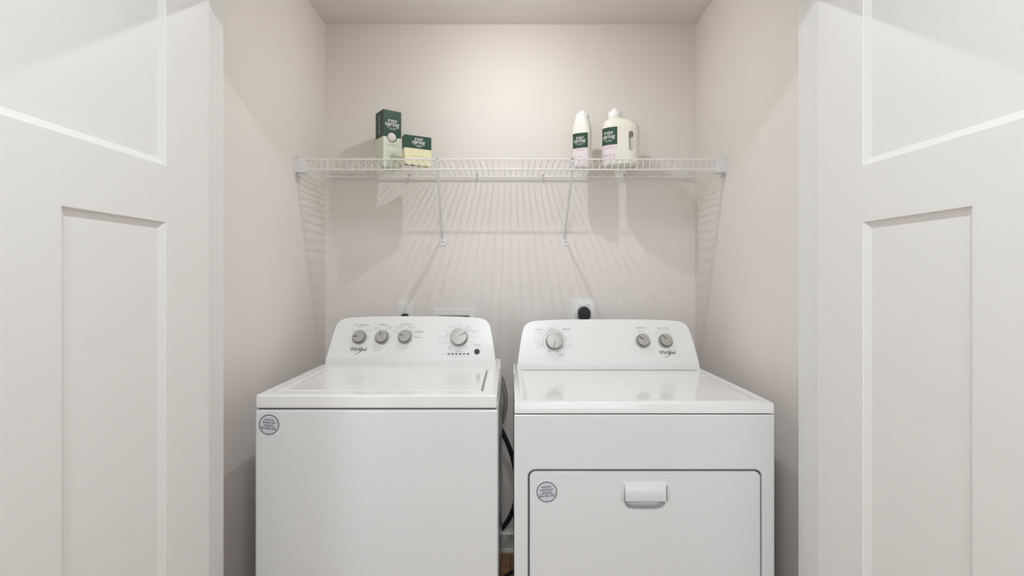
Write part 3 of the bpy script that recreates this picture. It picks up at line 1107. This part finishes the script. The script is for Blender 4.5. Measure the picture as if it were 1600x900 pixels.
put_disc(bm, bcx + .001, bcz + .001, br_ * 1.04, lambda s, z: front(s, z) + (front(0, 0) - P(0, 0, 0)) * .6, 32)
win = link_bm('window_cutout', bm, mat('window_shade_green', (34, 58, 46), 0.6), hi)  # dark disc painting the shade inside the round window
# the ball shows through the round window
bc = P(bcx, .016, bcz)
bm = bmesh.new()
bmesh.ops.create_uvsphere(bm, u_segments=32, v_segments=20, radius=.0258)
bmesh.ops.translate(bm, verts=bm.verts, vec=bc)
ball = link_bm('dryer_ball', bm, M['wool'], None, smooth=60)
tag(ball, 'white wool ball showing through the round window of the tall green box', 'ball')

root, P, front, left, bottom, lo, hi = carton('dryer_sheet_box', 'small squarish box with green top and yellow lower half, beside the tall green box',
                                              (-.442, 2.144), 28.5, .117, .040, .1225, .555, M['yellow'])
bm = bmesh.new()
put_serif(bm, 'ever', .062, .1075, .037, front)
put_serif(bm, 'spring', .0595, .094, .057, front)
put_text(bm, 'fabric softener', .062, .082, width=.032, mapf=front)
put_text(bm, 'sheets', .062, .0785, width=.02, mapf=front)
link_bm('printed_lettering', bm, M['white_ink'], hi)
bm = bmesh.new()
put_text(bm, 'made with plant based ingredients for soft laundry', .06, .061, width=.085, height=.002, mapf=front)
put_text(bm, 'free of dyes and static', .05, .052, width=.06, height=.002, mapf=front)
put_text(bm, 'o o o o', .055, .036, width=.05, height=.004, mapf=front)
put_text(bm, '80 count', .092, .034, width=.016, height=.003, mapf=front)
link_bm('printed_lettering', bm, M['grey_ink'], lo)
bm = bmesh.new()
x = .006
random.seed(5)
while x < .05:
    wd = random.choice((.0007, .0014, .0021))
    put_stroke(bm, [(x, .008), (x, .030)], wd, bottom)
    x += wd + random.choice((.0007, .0012, .0016))
link_bm('barcode', bm, M['print_dark'], lo)


# ------------------------------------------------------------------ bottles
def section(a, b, cx, z, n=48, e=3.2):
    pts = []
    for k in range(n):
        t = 2 * PI * k / n
        c, s = math.cos(t), math.sin(t)
        x = a * math.copysign(abs(c) ** (2 / e), c)
        y = b * math.copysign(abs(s) ** (2 / e), s)
        pts.append((cx + x, y, z))
    return pts


def loft(name, secs, T, m, parent, smooth=60):
    bm = bmesh.new()
    R = [[bm.verts.new(T(*p)) for p in sec] for sec in secs]
    for A, B in zip(R, R[1:]):
        n = len(A)
        for k in range(n):
            bm.faces.new((A[k], A[(k + 1) % n], B[(k + 1) % n], B[k]))
    bm.faces.new(R[0][::-1]); bm.faces.new(R[-1])
    return link_bm(name, bm, m, parent, smooth=smooth)


def arcmap(a, b, e, T, off):
    """(u, z) -> point; u is the length along the section, 0 at the middle of the front (-y)"""
    N = 720
    pts = []
    for k in range(N + 1):
        t = -PI / 2 - PI + 2 * PI * k / N
        c, s = math.cos(t), math.sin(t)
        pts.append(Vector(((a + off) * math.copysign(abs(c) ** (2 / e), c), (b + off) * math.copysign(abs(s) ** (2 / e), s), 0)))
    L = [0]
    for p, q in zip(pts, pts[1:]):
        L.append(L[-1] + (q - p).length)
    mid = L[N // 2]

    def f(u, z):
        tgt = mid + u
        lo_, hi_ = 0, N
        while hi_ - lo_ > 1:
            mm = (lo_ + hi_) // 2
            if L[mm] <= tgt:
                lo_ = mm
            else:
                hi_ = mm
        t = (tgt - L[lo_]) / max(1e-9, L[hi_] - L[lo_])
        p = pts[lo_].lerp(pts[hi_], t)
        return T(p.x, p.y, z)
    return f


def patch(name, f, u0, u1, z0, z1, m, parent, n=24):
    bm = bmesh.new()
    A = [bm.verts.new(f(u0 + (u1 - u0) * k / n, z0)) for k in range(n + 1)]
    B = [bm.verts.new(f(u0 + (u1 - u0) * k / n, z1)) for k in range(n + 1)]
    for k in range(n):
        bm.faces.new((A[k], A[k + 1], B[k + 1], B[k]))
    return link_bm(name, bm, m, parent, smooth=80)


def turn(x0, y0, ang):
    a = math.radians(ang)
    c, s = math.cos(a), math.sin(a)
    return lambda x, y, z: Vector((x0 + x * c - y * s, y0 + x * s + y * c, DZ + z))


# squeeze bottle
bx, by = (910 - CX) / F * 2.25, 2.25
T = turn(bx, by, -24)
bottle = thing('detergent_bottle', 'small milky squeeze bottle with pink label standing left of the handled jug', 'bottle', (bx, by, DZ))
A_, B_ = .0405, .036
prof = [(.9, .9, 0), (1, 1, .004), (1, 1, .155), (.985, .985, .168), (.93, .96, .182), (.83, .92, .198), (.72, .88, .212), (.64, .86, .222)]
bd = loft('bottle_body', [section(A_ * pa, B_ * pb, 0, z) for pa, pb, z in prof], T, M['bottle'], bottle)
f = arcmap(A_, B_, 3.2, T, .0006)
patch('label_top', f, -.038, .034, .083, .148, M['green'], bd)
patch('label_bottom', f, -.038, .034, .010, .083, M['pink'], bd)
f2 = arcmap(A_, B_, 3.2, T, .0011)
bm = bmesh.new()
put_serif(bm, 'ever', -.001, .1265, .035, f2)
put_serif(bm, 'spring', -.003, .1135, .053, f2)
put_text(bm, 'laundry detergent', -.002, .1015, width=.03, mapf=f2)
put_text(bm, 'concentrated', -.002, .098, width=.024, mapf=f2)
link_bm('printed_lettering', bm, M['white_ink'], bd)
bm = bmesh.new()
put_text(bm, 'lavender & bergamot', -.002, .077, width=.044, mapf=f2)
put_text(bm, 'plant based cleaning', -.002, .072, width=.034, mapf=f2)
put_stroke(bm, [(-.032, .062), (.03, .062)], .0004, f2)
put_text(bm, '32 fl oz', .022, .052, width=.012, mapf=f2)
put_text(bm, 'o o o', -.008, .045, width=.03, mapf=f2)
link_bm('printed_lettering', bm, M['pink_ink'], bd)
bm = bmesh.new()
add_lathe(bm, [(.027, .214), (.0292, .217), (.0298, .231), (.028, .237), (.022, .242), (.015, .245), (.012, .248), (.0108, .2505), (.008, .253), (0, .2535)], T(0, 0, 0), (0, 0, 1), 40)
link_bm('cap', bm, M['cap'], bottle, smooth=40)

# jug with a handle
jx, jy = (970.5 - CX) / F * 2.213, 2.218
TJ = turn(jx, jy, -17)
jug = thing('detergent_jug', 'large cream detergent jug with side handle and pink label at the shelf right', 'jug', (jx, jy, DZ))
JA, JB = .078, .054
sec = [(.072, .048, 0, 0), (JA, JB, 0, .005), (JA, JB, 0, .150), (.0765, JB, -.001, .165), (.072, .0525, -.004, .178), (.064, .049, -.0085, .189), (.052, .043, -.0145, .198), (.039, .034, -.0205, .205), (.029, .028, -.0245, .210), (.0255, .0255, -.026, .217)]
jb = loft('jug_body', [section(a, b, cx, z, 56, 3.2 if z < .19 else 2.3) for a, b, cx, z in sec], TJ, M['jug'], jug)
jl = Vector(jug.location)
bm = bmesh.new()
hole = rrect(.038, .057, .056, .140, .0094, 8)
hole = [(x + (.0 if z < .12 else -(z - .12) * .15), z) for x, z in hole]
add_prism(bm, hole, lambda p: TJ(p[0], -.08, p[1]) - jl, lambda p: TJ(p[0], .08, p[1]) - jl)
boolean_cut(jb, bm)
jb.data.shade_smooth(); jb.data.set_sharp_from_angle(angle=math.radians(50))
fj = arcmap(JA, JB, 3.2, TJ, .0006)
patch('label_top', fj, -.098, -.010, .087, .162, M['green'], jb, 32)
patch('label_bottom', fj, -.098, -.010, .010, .087, M['pink'], jb, 32)
fj2 = arcmap(JA, JB, 3.2, TJ, .0011)
bm = bmesh.new()
put_serif(bm, 'ever', -.048, .1375, .043, fj2)
put_serif(bm, 'spring', -.049, .121, .059, fj2)
put_text(bm, 'laundry detergent', -.048, .107, width=.036, mapf=fj2)
put_text(bm, 'concentrated', -.048, .1025, width=.028, mapf=fj2)
link_bm('printed_lettering', bm, M['white_ink'], jb)
bm = bmesh.new()
put_text(bm, 'lavender & bergamot scent', -.05, .078, width=.062, mapf=fj2)
put_text(bm, 'plant based cleaning', -.052, .072, width=.05, mapf=fj2)
put_stroke(bm, [(-.088, .058), (-.016, .058)], .0005, fj2)
put_text(bm, 'o o o o', -.05, .043, width=.062, mapf=fj2)
put_text(bm, '100 fl oz', -.03, .030, width=.02, mapf=fj2)
link_bm('printed_lettering', bm, M['pink_ink'], jb)
bm = bmesh.new()
add_lathe(bm, [(.026, .212), (.0285, .214), (.0285, .236), (.026, .240), (.014, .243), (.012, .252), (.010, .255), (0, .2555)], TJ(-.026, 0, 0), (0, 0, 1), 40)
link_bm('cap', bm, M['cap'], jug, smooth=40)


# ------------------------------------------------------------------ wall plates, plugs, hoses
def plate(name, label, x0, x1, z0, z1):
    t = thing(name, label, 'outlet', ((x0 + x1) / 2, YB, (z0 + z1) / 2))
    bm = bmesh.new()
    add_prism(bm, rrect(x0, x1, z0, z1, .005), lambda p: (p[0], YB - .0004, p[1]), lambda p: ((x0 + x1) / 2 + (p[0] - (x0 + x1) / 2) * .95, YB - .0065, (z0 + z1) / 2 + (p[1] - (z0 + z1) / 2) * .965))
    link_bm('cover_plate', bm, M['plate'], t, bevel=.0012)
    return t


t = plate('wall_outlet', 'small white wall outlet behind the washing machine console', -.527, -.452, HC - .232, HC - .114)
bm = bmesh.new()
add_prism(bm, rrect(-.507, -.472, HC - .207, HC - .137, .006), lambda p: (p[0], YB - .0055, p[1]), lambda p: (p[0], YB - .008, p[1]))
link_bm('receptacle', bm, M['plate'], t, bevel=.0006)
bm = bmesh.new(); add_lathe(bm, [(.0022, 0), (.0022, .0008)], (-.4895, YB - .008, HC - .149), (0, -1, 0), 10)
link_bm('ground_hole', bm, M['screw'], t)
bm = bmesh.new()
add_prism(bm, rrect(-.508, -.474, HC - .197, HC - .166, .012), lambda p: (p[0], YB - .0085, p[1]), lambda p: (-.491 + (p[0] + .491) * .85, YB - .034, p[1] - .002))
add_tube(bm, catmull([(-.491, YB - .03, HC - .185), (-.491, YB - .045, HC - .22), (-.47, YB - .05, HC - .32), (-.40, YB - .06, HC - .46), (-.30, YB - .07, HC - .62)], 8), .004, 10)
o = link_bm('washer_power_cord', bm, M['black'], smooth=40)
tag(o, 'black plug in the small wall outlet behind the washing machine', 'power cord')

t = plate('dryer_outlet', 'large square white dryer outlet on the wall behind the dryer', .281, .399, HC - .217, HC - .099)
bm = bmesh.new(); add_lathe(bm, [(.042, 0), (.042, .0015), (.040, .003), (.030, .0034), (0, .0034)], (.340, YB - .0065, HC - .158), (0, -1, 0), 40)
link_bm('receptacle', bm, M['plate'], t, smooth=30)
for x in (.322, .362):
    bm = bmesh.new()
    add_box(bm, x - .0045, x + .0045, YB - .0106, YB - .0096, HC - .1285, HC - .1265)
    add_box(bm, x + .003, x + .0045, YB - .0106, YB - .0096, HC - .131, HC - .1265)
    link_bm('slot', bm, M['screw'], t)
bm = bmesh.new()
pz0 = HC - .162
out = [(.0295 * math.cos(math.radians(a)), .0295 * math.sin(math.radians(a))) for a in range(-12, 193, 8)] + [(-.0295, -.02), (-.024, -.03), (.024, -.03), (.0295, -.02)]
add_prism(bm, out, lambda p: (.3425 + p[0], YB - .0101, pz0 + p[1]), lambda p: (.3425 + p[0] * .9, YB - .042, pz0 + p[1] * .9))
for s_ in (-.017, -.006, .006, .017):
    add_tube(bm, [(.3425 + s_, YB - .026, pz0 - .028), (.3425 + s_ * .7, YB - .03, pz0 - .06)], .005, 8)
add_tube(bm, catmull([(.3425, YB - .028, pz0 - .02), (.3425, YB - .033, pz0 - .1), (.33, YB - .06, pz0 - .3), (.28, YB - .08, pz0 - .5), (.2, YB - .09, pz0 - .62)], 8), .0095, 12)
o = link_bm('dryer_power_cord', bm, M['black'], smooth=40)
tag(o, 'thick round black plug in the square outlet behind the dryer', 'power cord')

# recessed supply box
t = thing('washer_supply_box', 'white recessed plumbing box in the wall above the washing machine console', 'plumbing box', ((bx0 + bx1) / 2, YB, (bz0 + bz1) / 2))
fr = box('frame', bx0 - .025, bx1 + .027, YB - .006, YB - .0004, bz0 - .03, bz1 + .030, M['plate'], t, bevel=.002)
fl = Vector(t.location)
bm = bmesh.new(); add_box(bm, bx0 + .001 - fl.x, bx1 - .001 - fl.x, -.05, .05, bz0 + .001 - fl.z, bz1 - .001 - fl.z)
boolean_cut(fr, bm)
bm = bmesh.new()
w = .003
add_box(bm, bx0 + .001, bx1 - .001, YB + .068, YB + .072, bz0 + .001, bz1 - .001)
add_box(bm, bx0 + .001, bx0 + .001 + w, YB - .003, YB + .068, bz0 + .001, bz1 - .001)
add_box(bm, bx1 - .001 - w, bx1 - .001, YB - .003, YB + .068, bz0 + .001, bz1 - .001)
add_box(bm, bx0 + .004, bx1 - .004, YB - .003, YB + .068, bz1 - .004, bz1 - .001)
add_box(bm, bx0 + .004, bx1 - .004, YB - .003, YB + .068, bz0 + .001, bz0 + .004)
link_bm('recess_shell', bm, M['boxwhite'], t)
for i, x in enumerate((-.305, -.225)):
    bm = bmesh.new()
    add_lathe(bm, [(.011, 0), (.011, .03), (.014, .032), (.014, .045), (.009, .047), (.009, .06)], (x, YB + .03, bz0 + .004), (0, 0, 1), 20)
    link_bm('valve', bm, M['screw'], t, smooth=30)


def hose(name, label, pts, r, m, cat='hose', parent=None):
    bm = bmesh.new()
    add_tube(bm, catmull(pts, 10), r, 14)
    o = link_bm(name, bm, m, parent, smooth=60)
    if parent is None:
        tag(o, label, cat)
    else:
        o['label'] = label


def at(px, py, Y):
    return ((px - CX) / F * Y, Y, HC - (py - CY) / F * Y)


YD = 2.24
hose('drain_hose', 'thick black drain hose bowing out low between the two machines',
     [(-.20, 2.1515, .72), (-.19, 2.19, .73), (-.13, YD, .70), at(766, 649, YD), at(781, 668, YD), at(792, 690, YD), at(801, 715, YD), at(806, 745, YD), at(807, 770, YD), at(803, 793, YD), at(793, 814, YD), at(780, 829, YD), at(760, 842, YD), (-.25, YD, .03), (-.40, YD, .0107), (-.55, YD, .0107)], .0105, M['hose'], parent=washer)
YS = 2.28
vz = bz0 + .05
hose('water_hose', 'braided grey water hose hanging in the gap beside the washing machine, nearer the wall',
     [(-.305, YB + .03, vz + .02), (-.305, YB - .03, vz + .02), (-.29, 2.36, .95), (-.20, 2.33, .95), at(764, 560, YS), at(776, 582, YS), at(784, 600, YS), at(788, 625, YS), at(785, 650, YS), at(777, 675, YS), (-.12, 2.24, .55), (-.20, 2.151, .60)], .0048, M['steel_hose'], parent=washer)
hose('water_hose', 'braided grey water hose bowing furthest right in the gap between the machines',
     [(-.225, YB + .03, vz + .02), (-.225, YB - .03, vz + .02), (-.22, 2.34, .97), (-.14, 2.29, .97), at(768, 555, YS - .03), at(780, 578, YS - .03), at(789, 603, YS - .03), at(792, 628, YS - .03), at(788, 650, YS - .03), at(780, 668, YS - .03), (-.12, 2.21, .62), (-.17, 2.151, .64)], .0042, M['steel_hose'], parent=washer)
hose('floor_cord', 'dark cord lying curved on the wood floor between the machines',
     [(-.12, 2.05, .0065), (-.06, 2.13, .0065), (-.02, 2.19, .0065), (.03, 2.24, .0065), (.12, 2.26, .0065)], .0065, M['hose'], 'cord')

# ------------------------------------------------------------------ ceiling lamps
def ceiling_lamp(name, label, x, y, r, drop):
    t = thing(name, label, 'lamp', (x, y, CEIL))
    bm = bmesh.new()
    add_lathe(bm, [(r * 1.25, 0), (r * 1.25, .006), (r * 1.08, drop - .006), (r * 1.02, drop - .002)], (x, y, CEIL - .0003), (0, 0, -1), 40)
    link_bm('housing', bm, M['lamp_metal'], t, smooth=30)
    bm = bmesh.new()
    add_lathe(bm, [(r, drop - .002), (r * .98, drop)], (x, y, CEIL), (0, 0, -1), 40)
    link_bm('diffuser', bm, M['lampglass'], t, smooth=30)


t = thing('closet_lamp', 'small round white lamp with a domed lens on the closet ceiling', 'lamp', (0, CLY, CEIL))
bm = bmesh.new()
add_lathe(bm, [(.052, 0), (.052, .006), (.042, .040), (.026, .056), (.012, .0618), (.0103, .0624)], (0, CLY, CEIL - .0003), (0, 0, -1), 40)
link_bm('holder', bm, M['lamp_metal'], t, smooth=30)
BR = .011
M['bulb'] = mat('frosted_lens', (255, 244, 230), 0.5)
_b = M['bulb'].node_tree.nodes['Principled BSDF']
_b.inputs['Emission Color'].default_value = (1.0, 1.03, 1.05, 1)
_b.inputs['Emission Strength'].default_value = P_CLOSET / (4 * PI * PI * BR * BR)
bm = bmesh.new()
add_lathe(bm, [(BR * math.cos(math.radians(a)), BR * (math.sin(math.radians(a)) - .42)) for a in range(20, 90, 7)] + [(0, BR * .58)], (0, CLY, CEIL - .0625), (0, 0, -1), 36)
link_bm('lens', bm, M['bulb'], t, smooth=60)
ceiling_lamp('hall_lamp', 'round ceiling lamp in the hall just in front of the closet', 0, .33, .15, .042)
ceiling_lamp('hall_lamp', 'round ceiling lamp at the rear of the hall near the windows', 0, -1.7, .15, .042)  # added lamp body for the rear fill light
